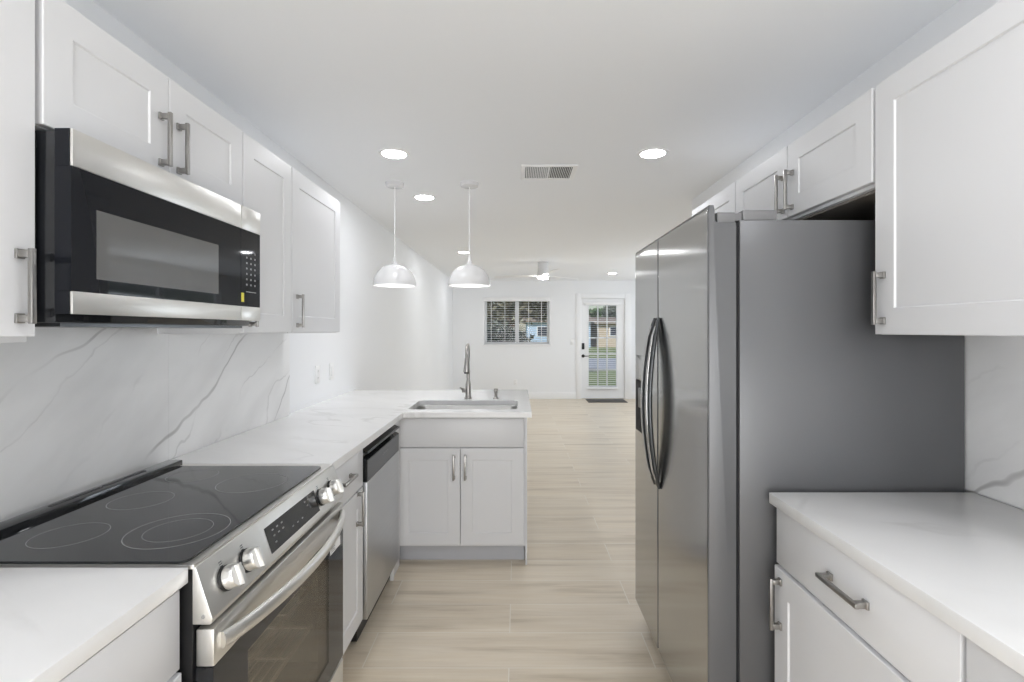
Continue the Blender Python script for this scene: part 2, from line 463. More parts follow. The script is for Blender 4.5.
mb = MB()
for a in ((XL, -0.98, 0, ZC), (1.08, XR+0.12, 0, ZC), (-0.98, 1.08, 2.12, ZC)): mb.box(a[0], a[1], YB-0.12, YB, a[2], a[3])
struct('wall_back', mb, 'wall_paint', 'white wall behind the kitchen with an added patio door')
D2 = thing('added_door', 'unseen added white framed sliding glass patio door behind the viewer', 'door', (0.05, YB-0.06, 0), kind='structure')  # made-up door, gives the rear fill light an opening
mb = MB(); mb.box(-0.975, -0.92, YB-0.10, YB-0.04, 0.001, 2.115).box(1.02, 1.075, YB-0.10, YB-0.04, 0.001, 2.115).box(-0.92, 1.02, YB-0.10, YB-0.04, 2.06, 2.115).box(-0.92, 1.02, YB-0.10, YB-0.04, 0.001, 0.06).box(0.02, 0.08, YB-0.10, YB-0.04, 0.06, 2.06)
mb.build('door_frame', 'trim_paint', D2)
bx(-0.92, 0.02, YB-0.072, YB-0.068, 0.06, 2.06).build('pane', 'clear_pane', D2)
bx(0.08, 1.02, YB-0.072, YB-0.068, 0.06, 2.06).build('pane', 'clear_pane', D2)
# far wall with window and door openings
WX0, WX1, WZ0, WZ1 = -0.655, 0.655, 1.10, 2.03
DX0, DX1, DZ1 = 1.295, 2.175, 2.03
mb = MB()
for a in [(XL-0.12, WX0, 0, ZC), (WX1, DX0, 0, ZC), (DX1, XRR+0.12, 0, ZC), (WX0, WX1, 0, WZ0), (WX0, WX1, WZ1, ZC), (DX0, DX1, DZ1, ZC)]:
    mb.box(a[0], a[1], YF, YF+0.14, a[2], a[3])
struct('wall_far', mb, 'wall_paint', 'white far wall with the window and the glazed door')

def baseboard(name, pts):
    mb = MB()
    for (x0, x1, y0, y1) in pts:
        mb.box(x0, x1, y0, y1, 0, 0.14, 0.004)
    return struct(name, mb, 'trim_paint', 'white baseboard')
baseboard('baseboard_left', [(XL, XL+0.014, 4.1, YF-0.016)])
baseboard('baseboard_far', [(XL, 1.185, YF-0.014, YF), (2.305, XRR, YF-0.014, YF)])
baseboard('baseboard_living', [(XRR-0.014, XRR, 3.9, YF-0.016)])
# door casing
mb = MB()
mb.box(1.188, 1.297, YF-0.02, YF, 0, 2.125, 0.003).box(2.173, 2.303, YF-0.02, YF, 0, 2.125, 0.003).box(1.297, 2.173, YF-0.02, YF, 2.022, 2.125, 0.003)
mb.box(1.295, 1.301, YF, YF+0.12, 0, 2.03).box(2.169, 2.175, YF, YF+0.12, 0, 2.03).box(1.301, 2.169, YF, YF+0.12, 2.024, 2.03)
struct('trim_1', mb, 'trim_paint', 'white casing round the glazed door')

# door
D = thing('door_1', 'white glazed entry door with fifteen lites and black smart lock', 'door', (1.735, YF+0.06, 0), kind='structure')
gx0, gx1, gz0, gz1 = 1.452, 2.010, 0.255, 1.885
mb = MB()
for a in [(1.303, gx0, 0.012, 2.02), (gx1, 2.167, 0.012, 2.02), (gx0, gx1, 0.012, gz0), (gx0, gx1, gz1, 2.02)]:
    mb.box(a[0], a[1], YF+0.035, YF+0.08, a[2], a[3])
mb.build('door_panel', 'trim_paint', D)
bx(gx0, gx1, YF+0.062, YF+0.066, gz0, gz1).build('pane', 'clear_pane', D)
mb = MB()
for k in (1, 2): 
    x = gx0 + (gx1-gx0)*k/3; mb.box(x-0.013, x+0.013, YF+0.05, YF+0.061, gz0, gz1)
for k in range(1, 5):
    z = gz0 + (gz1-gz0)*k/5; mb.box(gx0, gx1, YF+0.051, YF+0.060, z-0.013, z+0.013)
mb.build('muntin_grid', 'trim_paint', D)
hr = bx(1.36, 2.10, YF-0.018, YF+0.033, 1.895, 1.945, 0.004).build('blind_headrail', 'plastic_white', D)
mb = MB()
n = 42
for k in range(n):
    z = 0.27 + (1.87-0.27)*k/(n-1)
    mb.prism([(YF-0.002, z-0.003), (YF+0.030, z+0.003), (YF+0.030, z+0.0042), (YF-0.002, z-0.0018)], 'x', 1.44, 2.02)
mb.build('blind_slats', 'plastic_white', D)
bx(1.43, 2.03, YF-0.005, YF+0.033, 0.19, 0.235, 0.004).build('blind_bottom_rail', 'plastic_white', D)
lk = bx(1.303+0.005, 1.303+0.058, YF+0.008, YF+0.035, 1.00, 1.125, 0.006).build('smart_lock', 'lock_black', D)
mb = MB(); mb.lathe([(0, 0), (0.032, 0), (0.032, 0.012), (0, 0.012)], (1.337, YF+0.023, 0.865), 24, 'y')
mb.cyl((1.337, YF+0.025, 0.865), (1.337, YF-0.025, 0.865), 0.011, seg=12)
mb.tube([(1.337, YF-0.025, 0.865), (1.40, YF-0.03, 0.865), (1.455, YF-0.028, 0.865)], [0.010, 0.008, 0.007], 12)
mb.build('door_handle', 'lock_black', D)

# window
W = thing('window_1', 'two-pane white slider window with horizontal blinds on the far wall', 'window', (0, YF+0.1, WZ0), kind='structure')
mb = MB()
mb.box(WX0, WX0+0.045, YF+0.07, YF+0.13, WZ0, WZ1, 0.003).box(WX1-0.045, WX1, YF+0.07, YF+0.13, WZ0, WZ1, 0.003)
mb.box(WX0+0.045, WX1-0.045, YF+0.07, YF+0.13, WZ0, WZ0+0.05, 0.003).box(WX0+0.045, WX1-0.045, YF+0.07, YF+0.13, WZ1-0.05, WZ1, 0.003)
mb.box(-0.04, 0.04, YF+0.065, YF+0.13, WZ0+0.05, WZ1-0.05, 0.003)
mb.build('window_frame', 'trim_paint', W)
bx(WX0+0.04, -0.03, YF+0.10, YF+0.104, WZ0+0.04, WZ1-0.04).build('pane', 'clear_pane', W)
bx(0.03, WX1-0.04, YF+0.10, YF+0.104, WZ0+0.04, WZ1-0.04).build('pane', 'clear_pane', W)
bx(WX0-0.035, WX1+0.035, YF-0.03, YF+0.07, WZ0-0.03, WZ0, 0.004).build('window_sill', 'trim_paint', W)
B = thing('window_blind', 'white horizontal slat blind with a wide valance over the far window', 'blind', (0, YF+0.02, WZ0))
bx(WX0-0.02, WX1+0.02, YF-0.035, YF-0.002, 1.968, 2.055, 0.004).build('valance', 'plastic_white', B)
mb = MB(); n = 19
for k in range(n):
    z = 1.125 + 0.0465*k
    mb.prism([(YF+0.008, z-0.002), (YF+0.056, z+0.004), (YF+0.056, z+0.0068), (YF+0.008, z+0.0008)], 'x', WX0+0.012, WX1-0.012)
mb.build('slats', 'plastic_white', B)
for x in (-0.52, -0.245, 0.235, 0.495):
    bx(x-0.004, x+0.004, YF+0.006, YF+0.008, 1.105, 2.02).build('ladder_cord', 'plastic_white', B)
    bx(x-0.004, x+0.004, YF+0.056, YF+0.058, 1.105, 2.02).build('ladder_cord', 'plastic_white', B)
bx(WX0+0.012, WX1-0.012, YF+0.008, YF+0.056, 1.1005, 1.115, 0.003).build('bottom_rail', 'plastic_white', B)

# ------------------------------------------------------------------ cabinets
def mapper(facing, face):
    if facing == '+x': return lambda u, v, w_: (face + w_, u, v)
    if facing == '-x': return lambda u, v, w_: (face - w_, u, v)
    return lambda u, v, w_: (u, face - w_, v)     # '-y'
def shaker(parent, facing, face, u0, u1, v0, v1, name='door', stile=0.07, rail=0.07, th=0.019, mat='cabinet_paint'):
    P = mapper(facing, face); mb = MB(); bm = mb.bm
    def ring(d, dv, w_): return [bm.verts.new(P(*q)) for q in ((u0+d, v0+dv, w_), (u1-d, v0+dv, w_), (u1-d, v1-dv, w_), (u0+d, v1-dv, w_))]
    c = 0.0018
    rs = [ring(0, 0, -th), ring(0, 0, -c), ring(c, c, 0), ring(stile, rail, 0), ring(stile+0.0012, rail+0.0012, -0.001), ring(stile+0.003, rail+0.003, -0.0048)]
    for a, b in zip(rs, rs[1:]):
        for i in range(4): bm.faces.new((a[i], a[(i+1) % 4], b[(i+1) % 4], b[i]))
    bm.faces.new(rs[0][::-1]); bm.faces.new(rs[-1])
    return mb.build(name, mat, parent, smooth=False)
def slab(parent, facing, face, u0, u1, v0, v1, name='drawer', th=0.019):
    P = mapper(facing, face); a, b = P(u0, v0, 0), P(u1, v1, -th)
    return bx(a[0], b[0], a[1], b[1], a[2], b[2], bev=0.0018).build(name, 'cabinet_paint', parent)
def pull(parent, facing, face, u, v, vertical=True, Ln=0.146, mat='nickel'):
    P = mapper(facing, face); mb = MB()
    def b(u0, u1, v0, v1, w0, w1, bev):
        a, c = P(u0, v0, w0), P(u1, v1, w1); mb.box(a[0], c[0], a[1], c[1], a[2], c[2], bev)
    def bb(t0, t1, hw, w0, w1, bev):
        if vertical: b(u-hw, u+hw, v+t0, v+t1, w0, w1, bev)
        else: b(u+t0, u+t1, v-hw, v+hw, w0, w1, bev)
    h = Ln/2
    bb(-h, h, 0.0052, 0.0225, 0.032, 0.0015)
    for s in (-1, 1):
        t = s*(h-0.0105)
        bb(t-0.0095, t+0.0095, 0.0085, 0.0, 0.006, 0.0012)
        bb(t-0.0070, t+0.0070, 0.0062, 0.005, 0.024, 0.0012)
    return mb.build('handle', mat, parent)
G = 0.0016

# ---- left base cabinet beside the range (near)
FL = -0.668     # left base door face
HB = 0.877      # underside of worktops
TOP = 0.908
c = thing('base_cabinet', 'white base cabinet nearest the viewer, left of the range under the short worktop', 'cabinet', (-0.98, 0.5, 0))
bx(-1.262, FL-0.0195, -0.20, 1.002, 0.105, HB-0.001).build('body', 'cabinet_paint', c)
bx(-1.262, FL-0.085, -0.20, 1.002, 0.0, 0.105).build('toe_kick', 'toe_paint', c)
d = slab(c, '+x', FL, 0.402, 1.001, 0.709, 0.866); pull(d, '+x', FL, 0.70, 0.79, False)
d = shaker(c, '+x', FL+0.004, 0.402, 1.001, 0.115, 0.702); pull(d, '+x', FL+0.004, 0.966, 0.61)
d = slab(c, '+x', FL, -0.199, 0.398, 0.709, 0.866); pull(d, '+x', FL, 0.10, 0.79, False)
d = shaker(c, '+x', FL, -0.199, 0.398, 0.115, 0.702); pull(d, '+x', FL, -0.16, 0.61)
tag(bx(-1.268, -0.655, -0.22, 1.007, HB, TOP, bev=0.002).build('worktop', 'quartz'), 'short white quartz worktop on the near side of the range', 'worktop')

# ---- base cabinet between range and dishwasher
c = thing('base_cabinet', 'narrow white base cabinet between the range and the dishwasher', 'cabinet', (-0.98, 1.99, 0))
bx(-1.262, FL-0.0195, 1.790, 2.196, 0.105, HB-0.001).build('body', 'cabinet_paint', c)
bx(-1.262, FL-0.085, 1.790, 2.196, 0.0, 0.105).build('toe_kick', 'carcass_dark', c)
d = slab(c, '+x', FL, 1.792, 2.190, 0.709, 0.866); pull(d, '+x', FL, 1.955, 0.80, False)
d = shaker(c, '+x', FL, 1.792, 2.190, 0.130, 0.702); pull(d, '+x', FL-0.004, 2.115, 0.632)

# ---- L shaped worktop with sink cut-out
SX0, SX1, SY0, SY1 = -0.657, 0.004, 3.02, 3.41
def rrect(x0, x1, y0, y1, r, n=6):
    out = []
    for cx, cy, a0 in ((x1-r, y1-r, 0), (x0+r, y1-r, 90), (x0+r, y0+r, 180), (x1-r, y0+r, 270)):
        for k in range(n+1):
            a = R(a0 + 90*k/n); out.append((cx + r*math.cos(a), cy + r*math.sin(a)))
    return out
mb = MB(); bm = mb.bm
outer = [(-1.268, 1.789), (-0.655, 1.789), (-0.655, 2.915), (0.085, 2.915), (0.085, 4.03), (XL+0.001, 4.03), (XL+0.001, 2.822), (-1.268, 2.822)]
inner = rrect(SX0, SX1, SY0, SY1, 0.045)
es = []
for loop in (outer, inner):
    vs = [bm.verts.new((x, y, TOP)) for x, y in loop]
    es += [bm.edges.new((vs[i], vs[(i+1) % len(vs)])) for i in range(len(vs))]
bmesh.ops.triangle_fill(bm, edges=es, use_beauty=True, use_dissolve=False)
r_ = bmesh.ops.extrude_face_region(bm, geom=bm.faces[:])
for v in [g_ for g_ in r_['geom'] if isinstance(g_, bmesh.types.BMVert)]: v.co.z = HB
tag(mb.build('worktop', 'quartz', smooth=False), 'L-shaped white quartz worktop running from the range round to the sink peninsula', 'worktop')

# ---- dishwasher
d = thing('dishwasher', 'stainless dishwasher with black control strip under the L-shaped worktop', 'dishwasher', (-0.95, 2.5, 0))
bx(-1.25, -0.700, 2.206, 2.800, 0.02, 0.868).build('body', 'black_matte', d)
dr = bx(-0.699, -0.655, 2.208, 2.798, 0.115, 0.716, bev=0.003).build('door', 'dishwasher_steel', d)
# control panel: profile with a pocket and lip
cp = MB().prism([(-0.699, 0.7175), (-0.655, 0.7175), (-0.655, 0.812), (-0.678, 0.822), (-0.678, 0.842), (-0.655, 0.842), (-0.655, 0.8475), (-0.690, 0.866), (-0.699, 0.866)], 'y', 2.208, 2.798)
cp = cp.build('control_panel', 'black_gloss', d)
bx(-0.6555, -0.6505, 2.210, 2.796, 0.841, 0.8505, bev=0.002).build('handle_lip', 'charcoal_metal', cp)
bx(-0.6549, -0.6540, 2.212, 2.794, 0.722, 0.808).build('fascia', 'charcoal_metal', cp)
mb = MB()
for k in range(6): mb.box(-0.6540, -0.6535, 2.46+0.017*k, 2.472+0.017*k, 0.772+0.004*(k % 2), 0.778+0.004*(k % 2))
mb.build('lettering', 'legend_print', cp)
bx(-0.752, -0.744, 2.21, 2.796, 0.0, 0.112).build('kick_plate', 'black_matte', d)
bx(-0.70, -0.680, 2.780, 2.797, 0.0, 0.10, bev=0.003).build('foot', 'plastic_white', d)
tag(bx(-0.72, -0.690, 2.803, 2.968, 0.0, HB-0.001).build('filler_panel', 'cabinet_paint'), 'white corner filler strip between the dishwasher and the sink cabinet', 'filler panel')

# ---- sink base
FY = 2.97
c = thing('sink_cabinet', 'white sink base cabinet with two shaker doors at the end of the peninsula', 'cabinet', (-0.33, 3.3, 0))
mb = MB()
mb.box(0.030, 0.0485, FY+0.020, 3.62, 0.105, HB-0.001).box(-0.715, -0.697, FY+0.020, 3.62, 0.105, HB-0.001)
mb.box(-0.697, 0.030, 3.60, 3.62, 0.105, HB-0.001).box(-0.697, 0.030, FY+0.020, 3.60, 0.105, 0.123)
mb.box(-0.697, 0.030, FY+0.020, FY+0.036, 0.660, 0.720).box(-0.697, 0.030, FY+0.020, FY+0.036, 0.855, HB-0.001)
mb.build('body', 'cabinet_paint', c)
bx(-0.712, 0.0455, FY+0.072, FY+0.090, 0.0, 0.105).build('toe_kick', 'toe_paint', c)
bx(0.0490, 0.0600, FY+0.004, 3.62, 0.0, HB-0.001).build('end_panel', 'cabinet_paint', c)
slab(c, '-y', FY, -0.708, 0.0405, 0.6935, 0.864, name='false_front')
dd = shaker(c, '-y', FY, -0.708, -0.335, 0.118, 0.6875); pull(dd, '-y', FY, -0.371, 0.578)
dd = shaker(c, '-y', FY, -0.332, 0.0405, 0.118, 0.6875); pull(dd, '-y', FY, -0.304, 0.578)
c = thing('peninsula_panel', 'white panelled back of the peninsula below the worktop overhang', 'panel', (-0.6, 3.63, 0))
bx(XL+0.002, 0.060, 3.622, 3.64, 0.0, HB-0.001).build('back_board', 'cabinet_paint', c)

# ---- sink
mb = MB(); bm = mb.bm
loops = []
for (ex, z, r) in ((0.022, HB-0.0005, 0.06), (-0.002, HB-0.0005, 0.042), (-0.006, HB-0.006, 0.042), (-0.010, 0.70, 0.042), (-0.022, 0.685, 0.032), (-0.05, 0.680, 0.02)):
    loops.append([bm.verts.new((x, y, z)) for x, y in rrect(SX0-ex, SX1+ex, SY0-ex, SY1+ex, r)])
for a, b in zip(loops, loops[1:]):
    n = len(a)
    for i in range(n): bm.faces.new((a[i], a[(i+1) % n], b[(i+1) % n], b[i]))
bm.faces.new(loops[-1])
sk = thing('sink', 'undermount stainless steel sink bowl set in the peninsula worktop', 'sink', (-0.33, 3.215, 0.68))
mb.build('bowl', 'steel_x', sk)
MB().lathe([(0, 0.004), (0.03, 0.004), (0.045, 0.006), (0.052, 0.002), (0.052, 0.0005)], (-0.33, 3.25, 0.680), 32).build('drain', 'chrome', sk)

# ---- faucet
f = thing('faucet', 'tall brushed steel pull-down faucet behind the sink', 'faucet', (-0.338, 3.50, TOP))
mb = MB(); mb.lathe([(0, 0), (0.027, 0), (0.027, 0.008), (0.0205, 0.014), (0.0195, 0.10), (0.016, 0.115), (0.0125, 0.13), (0, 0.13)], (-0.338, 3.50, TOP), 32)
mb.build('base', 'nickel', f)
pts = [(-0.338, 3.50, 1.03), (-0.338, 3.50, 1.185)]
for k in range(1, 11):
    a = PI*k/10 * 0.98; pts.append((-0.338 + 0.012*k/10, 3.395 + 0.105*math.cos(a), 1.185 + 0.098*math.sin(a)))
MB().tube(pts, 0.0115, 16).build('gooseneck', 'nickel', f)
MB().tube([(-0.3260, 3.290, 1.20), (-0.3262, 3.288, 1.17), (-0.3270, 3.283, 1.115), (-0.3272, 3.282, 1.108)], [0.0145, 0.0165, 0.0225, 0.0215], 20).build('spray_head', 'nickel', f)
MB().tube([(-0.3272, 3.282, 1.1085), (-0.3273, 3.2819, 1.100)], [0.0175, 0.0165], 20).build('spray_nozzle', 'black_matte', f)
MB().tube([(-0.356, 3.497, 0.965), (-0.380, 3.49, 0.965)], [0.014, 0.015], 16).tube([(-0.374, 3.488, 0.97), (-0.380, 3.45, 0.985), (-0.384, 3.42, 0.992)], [0.007, 0.006, 0.005], 10).build('lever', 'nickel', f)
f = thing('soap_dispenser', 'small brushed steel soap dispenser right of the faucet', 'soap dispenser', (-0.146, 3.50, TOP))
MB().lathe([(0, 0), (0.021, 0), (0.021, 0.006), (0.012, 0.012), (0.0105, 0.034), (0.0145, 0.046), (0.0155, 0.066), (0.012, 0.07), (0, 0.07)], (-0.146, 3.50, TOP), 24).build('pump', 'nickel', f)
MB().tube([(-0.146, 3.495, TOP+0.058), (-0.148, 3.46, TOP+0.060), (-0.149, 3.44, TOP+0.054)], [0.006, 0.005, 0.0045], 10).build('spout', 'nickel', f)

# ------------------------------------------------------------------ backsplashes
tag(bx(-1.294, -1.2695, -0.22, 1.8385, TOP, 1.50).build('backsplash', 'marble'), 'grey-veined white stone backsplash slab behind the range', 'backsplash')
tag(bx(-1.294, -1.2695, 1.8395, 2.820, TOP+0.0005, 1.366).build('backsplash', 'marble'), 'grey-veined stone backsplash slab between the range slab and the bare wall', 'backsplash')
tag(bx(1.335, 1.3515, -0.22, 1.60, TOP+0.0005, 1.366).build('backsplash', 'marble_fridge_side'), 'grey-veined white stone backsplash slab beside the refrigerator', 'backsplash')

# ------------------------------------------------------------------ range
RY0, RY1 = 1.014, 1.783
r = thing('range', 'stainless slide-in electric range with black glass cooktop', 'range', (-0.93, 1.4, 0))
mb = MB()
mb.box(-1.225, -0.652, RY0, RY0+0.03, 0.05, 0.900).box(-1.225, -0.652, RY1-0.03, RY1, 0.05, 0.900)
mb.box(-1.225, -1.20, RY0+0.03, RY1-0.03, 0.05, 0.900).box(-1.20, -0.652, RY0+0.03, RY1-0.03, 0.78, 0.900).box(-1.20, -0.652, RY0+0.03, RY1-0.03, 0.05, 0.24)
mb.build('body', 'black_matte', r)
mb = MB(); mb.box(-1.199, -0.66, RY0+0.031, RY0+0.10, 0.24, 0.779).box(-1.199, -0.66, RY1-0.10, RY1-0.031, 0.24, 0.779).box(-1.199, -1.13, RY0+0.10, RY1-0.10, 0.24, 0.779).box(-1.13, -0.66, RY0+0.10, RY1-0.10, 0.241, 0.275).box(-1.13, -0.66, RY0+0.10, RY1-0.10, 0.72, 0.779)
mb.build('oven_cavity', 'oven_enamel', r)
for z in (0.40, 0.53):
    mb = MB()
    for k in range(17):
        x = -1.12 + 0.027*k; mb.tube([(x, RY0+0.115, z), (x, RY1-0.115, z)], 0.0022, 6)
    for y in (RY0+0.115, RY0+0.27, RY1-0.27, RY1-0.115): mb.tube([(-1.125, y, z-0.003), (-0.683, y, z-0.003)], 0.0032, 6)
    mb.box(-1.125, -0.683, RY0+0.1005, RY0+0.106, z-0.008, z-0.004).box(-1.125, -0.683, RY1-0.106, RY1-0.1005, z-0.008, z-0.004)
    mb.tube([(-0.683, RY0+0.1006, z-0.003), (-0.683, RY1-0.1006, z-0.003)], 0.0035, 6)
    mb.build('oven_rack', 'rack_wire', r)
# steel deck under the glass, glass top
MB().prism(rrect(-1.20, -0.648, RY0, RY1, 0.006, 2), 'z', 0.9005, 0.909).build('deck', 'steel', r)
ct = MB().prism(rrect(-1.178, -0.668, RY0+0.004, RY1-0.048, 0.018, 5), 'z', 0.9095, 0.9145).build('cooktop', 'black_gloss', r)
mb = MB()
mb.box(-1.222, -1.172, RY0-0.004, RY1-0.012, 0.900, 0.9275, 0.003)
bg_ = mb.build('back_guard', 'black_gloss', r)
mb = MB()
for (y0, y1) in ((1.30, 1.46), (1.47, 1.63)):
    mb.box(-1.208, -1.196, y0, y1, 0.9275, 0.9285)
mb.build('vent_slot', 'black_matte', bg_)
def ringm(cx, cy, rr, wd=0.0016, z=0.9146):
    return [(rr-wd, 0), (rr, 0), (rr, 0.0003), (rr-wd, 0.0003)], (cx, cy, z)
for (cx, cy, rr, two) in ((-1.018, 1.150, 0.073, 0), (-0.790, 1.180, 0.106, 0.070), (-1.030, 1.385, 0.076, 0), (-0.810, 1.545, 0.098, 0), (-1.040, 1.620, 0.073, 0)):
    mb = MB(); p, q = ringm(cx, cy, rr); mb.lathe(p, q, 64, closed=True)
    if two: p, q = ringm(cx, cy, two, 0.001); mb.lathe(p, q, 64, closed=True)
    mb.build('burner_ring', 'ring_print', ct)
# sloped control panel
Pn = [(-0.668, 0.9005), (-0.646, 0.9045), (-0.612, 0.800), (-0.616, 0.788), (-0.668, 0.788)]
cp = MB().prism(Pn, 'y', RY0+0.001, RY1-0.001, 0.002).build('control_panel', 'steel', r)
Sd = Vector((0.034, 0, -0.1045)).normalized(); Sn = Vector((0.1045, 0, 0.034)).normalized()
def onp(t, y, o=0.0):       # t metres down the slope
    return Vector((-0.646, y, 0.9045)) + Sd*t + Sn*o
def pquad(mb, t0, t1, y0, y1, o0, o1):
    a = [onp(t0, y0, o0), onp(t1, y0, o0), onp(t1, y1, o0), onp(t0, y1, o0)]; b = [onp(t0, y0, o1), onp(t1, y0, o1), onp(t1, y1, o1), onp(t0, y1, o1)]
    A = [mb.bm.verts.new(p) for p in a]; Bv = [mb.bm.verts.new(p) for p in b]
    mb.bm.faces.new(A[::-1]); mb.bm.faces.new(Bv)
    for i in range(4): mb.bm.faces.new((A[i], A[(i+1) % 4], Bv[(i+1) % 4], Bv[i]))
mb = MB(); pquad(mb, 0.026, 0.092, 1.272, 1.580, 0.0002, 0.0016); dp = mb.build('display', 'black_gloss', cp)
for clus in (((0.040, 1.30), (0.040, 1.325), (0.040, 1.35), (0.055, 1.30), (0.055, 1.325), (0.055, 1.35), (0.072, 1.30)), ((0.070, 1.40), (0.070, 1.43), (0.070, 1.46)), ((0.036, 1.50), (0.036, 1.525), (0.050, 1.51))):
    for (t, y) in clus:
        mb = MB(); pquad(mb, t, t+0.0035, y, y+0.009, 0.0016, 0.0019); mb.build('key_lettering', 'legend_print', dp)
for y in (1.085, 1.168, 1.610, 1.700):
    base = onp(0.060, y, 0.0)
    mb = MB(); mb.tube([base + Sn*0.0005, base + Sn*0.007], [0.0265, 0.0265], 28)
    kb = mb.build('knob_skirt', 'black_matte', cp)
    mb = MB(); mb.tube([base + Sn*0.0072, base + Sn*0.010, base + Sn*0.028, base + Sn*0.031], [0.0245, 0.0255, 0.0245, 0.0225], 32)
    # grip bar across the face
    gv = Vector((0, 1, 0)); cc = base + Sn*0.0345
    for s in (1,):
        ax = (Sd*0.022, gv*0.0055, Sn*0.0065); vs = []
        for i in (-1, 1):
            for j in (-1, 1):
                for k in (-1, 1): vs.append(mb.bm.verts.new(cc + ax[0]*i + ax[1]*j*(0.75 if k > 0 else 1) + ax[2]*k))
        for q in ((0, 1, 3, 2), (4, 6, 7, 5), (0, 4, 5, 1), (2, 3, 7, 6), (0, 2, 6, 4), (1, 5, 7, 3)): mb.bm.faces.new([vs[i] for i in q])
    mb.build('knob', 'knob_steel', cp)
    mb = MB()
    for k in range(3): pquad(mb, 0.022+0.005*k, 0.024+0.005*k, y-0.005, y+0.005, 0.0002, 0.0006)
    mb.build('knob_marking', 'charcoal_metal', cp)
# oven door
dx0, dx1 = -0.649, -0.612
ov = MB(); 
ov.box(dx0, dx1, RY0+0.006, RY1-0.004, 0.700, 0.776, 0.003)
od = ov.build('oven_door', 'steel', r)
mb = MB(); wy0, wy1, wz0, wz1 = 1.15, 1.645, 0.300, 0.652
mb.box(dx0, dx1-0.001, RY0+0.006, wy0, 0.237, 0.699).box(dx0, dx1-0.001, wy1, RY1-0.004, 0.237, 0.699)
mb.box(dx0, dx1-0.001, wy0, wy1, 0.237, wz0).box(dx0, dx1-0.001, wy0, wy1, wz1, 0.699)
mb.build('door_glass_border', 'black_gloss', od)
bx(dx1-0.005, dx1-0.001, wy0, wy1, wz0, wz1).build('oven_window', 'oven_glass', od)
# arched handle
pts = []; rad = []
for k in range(25):
    t = k/24; y = RY0+0.028 + (RY1-RY0-0.052)*t
    b_ = math.sin(PI*t)
    pts.append((dx1+0.004 + 0.052*b_**0.75, y, 0.741)); rad.append(0.0175)
MB().tube(pts, rad, 14, squash=(1.0, 0.55)).build('oven_handle', 'steel', od)
mb = MB(); mb.poly([(dx1-0.0005, 1.655, 0.640), (dx1-0.0005, 1.750, 0.640), (dx1-0.0005, 1.750, 0.672), (dx1-0.0005, 1.655, 0.672)]); mb.build('sticker', 'paper_white', od, smooth=False)
mb = MB()
for k in range(4): mb.box(dx1-0.0004, dx1-0.0002, 1.662, 1.70-0.006*(k % 2), 0.645+0.006*k, 0.648+0.006*k)
mb.build('sticker_print', 'legend_print', od)
bx(-0.651, dx1, RY0+0.006, RY1-0.004, 0.070, 0.228, bev=0.003).build('drawer', 'steel', r)
for x in (-1.15, -0.72):
    for y in (RY0+0.05, RY1-0.05): MB().cyl((x, y, 0), (x, y, 0.05), 0.018, seg=12).build('foot', 'black_matte', r)
mb = MB(); mb.cyl((-0.630, RY0+0.0012, 0.805), (-0.630, RY0-0.0015, 0.805), 0.004, seg=12); mb.build('screw', 'chrome', cp)

# ------------------------------------------------------------------ microwave
mw = thing('microwave', 'stainless over-the-range microwave with black glass door above the range', 'microwave', (-1.08, 1.4, 1.385))
bx(-1.268, -0.938, 1.026, 1.768, 1.396, 1.788, bev=0.003).build('body', 'black_gloss', mw)
bx(-1.255, -0.95, 1.05, 1.745, 1.388, 1.3955).build('grease_filter', 'charcoal_metal', mw)
mx0, mx1 = -0.936, -0.900
def mdoor(y0, y1, nm):
    d_ = MB().box(mx0, mx1-0.002, y0, y1, 1.4605, 1.714).box(mx0, mx1-0.0062, y0, y1, 1.7145, 1.790).box(mx0, mx1-0.0062, y0, y1, 1.4135, 1.460).build(nm, 'navy_gloss', mw)
    bx(mx1-0.006, mx1, y0+0.0005, y1-0.0005, 1.7145, 1.790, bev=0.0015).build('upper_band', 'steel', d_)
    bx(mx1-0.006, mx1, y0+0.0005, y1-0.0005, 1.4135, 1.460, bev=0.0015).build('lower_band', 'steel', d_)
    return d_
dm = mdoor(1.022, 1.649, 'door')
# outer glass sheet with a grey see-through screen area
bx(mx1-0.002, mx1-0.0012, 1.083, 1.525, 1.490, 1.638).build('window', 'screen_glass', dm)
cpm = mdoor(1.651, 1.772, 'control_panel')
mb = MB()
for i in range(3):
    for k in range(7): mb.box(mx1-0.002, mx1-0.0014, 1.682+0.026*i, 1.689+0.026*i, 1.530+0.018*k, 1.536+0.018*k)
mb.box(mx1-0.002, mx1-0.0014, 1.680, 1.745, 1.508, 1.5105)
mb.build('keypad_lettering', 'legend_print', cpm)
bx(mx1-0.002, mx1-0.0012, 1.652, 1.668, 1.474, 1.504).build('energy_sticker', 'paper_yellow', cpm)

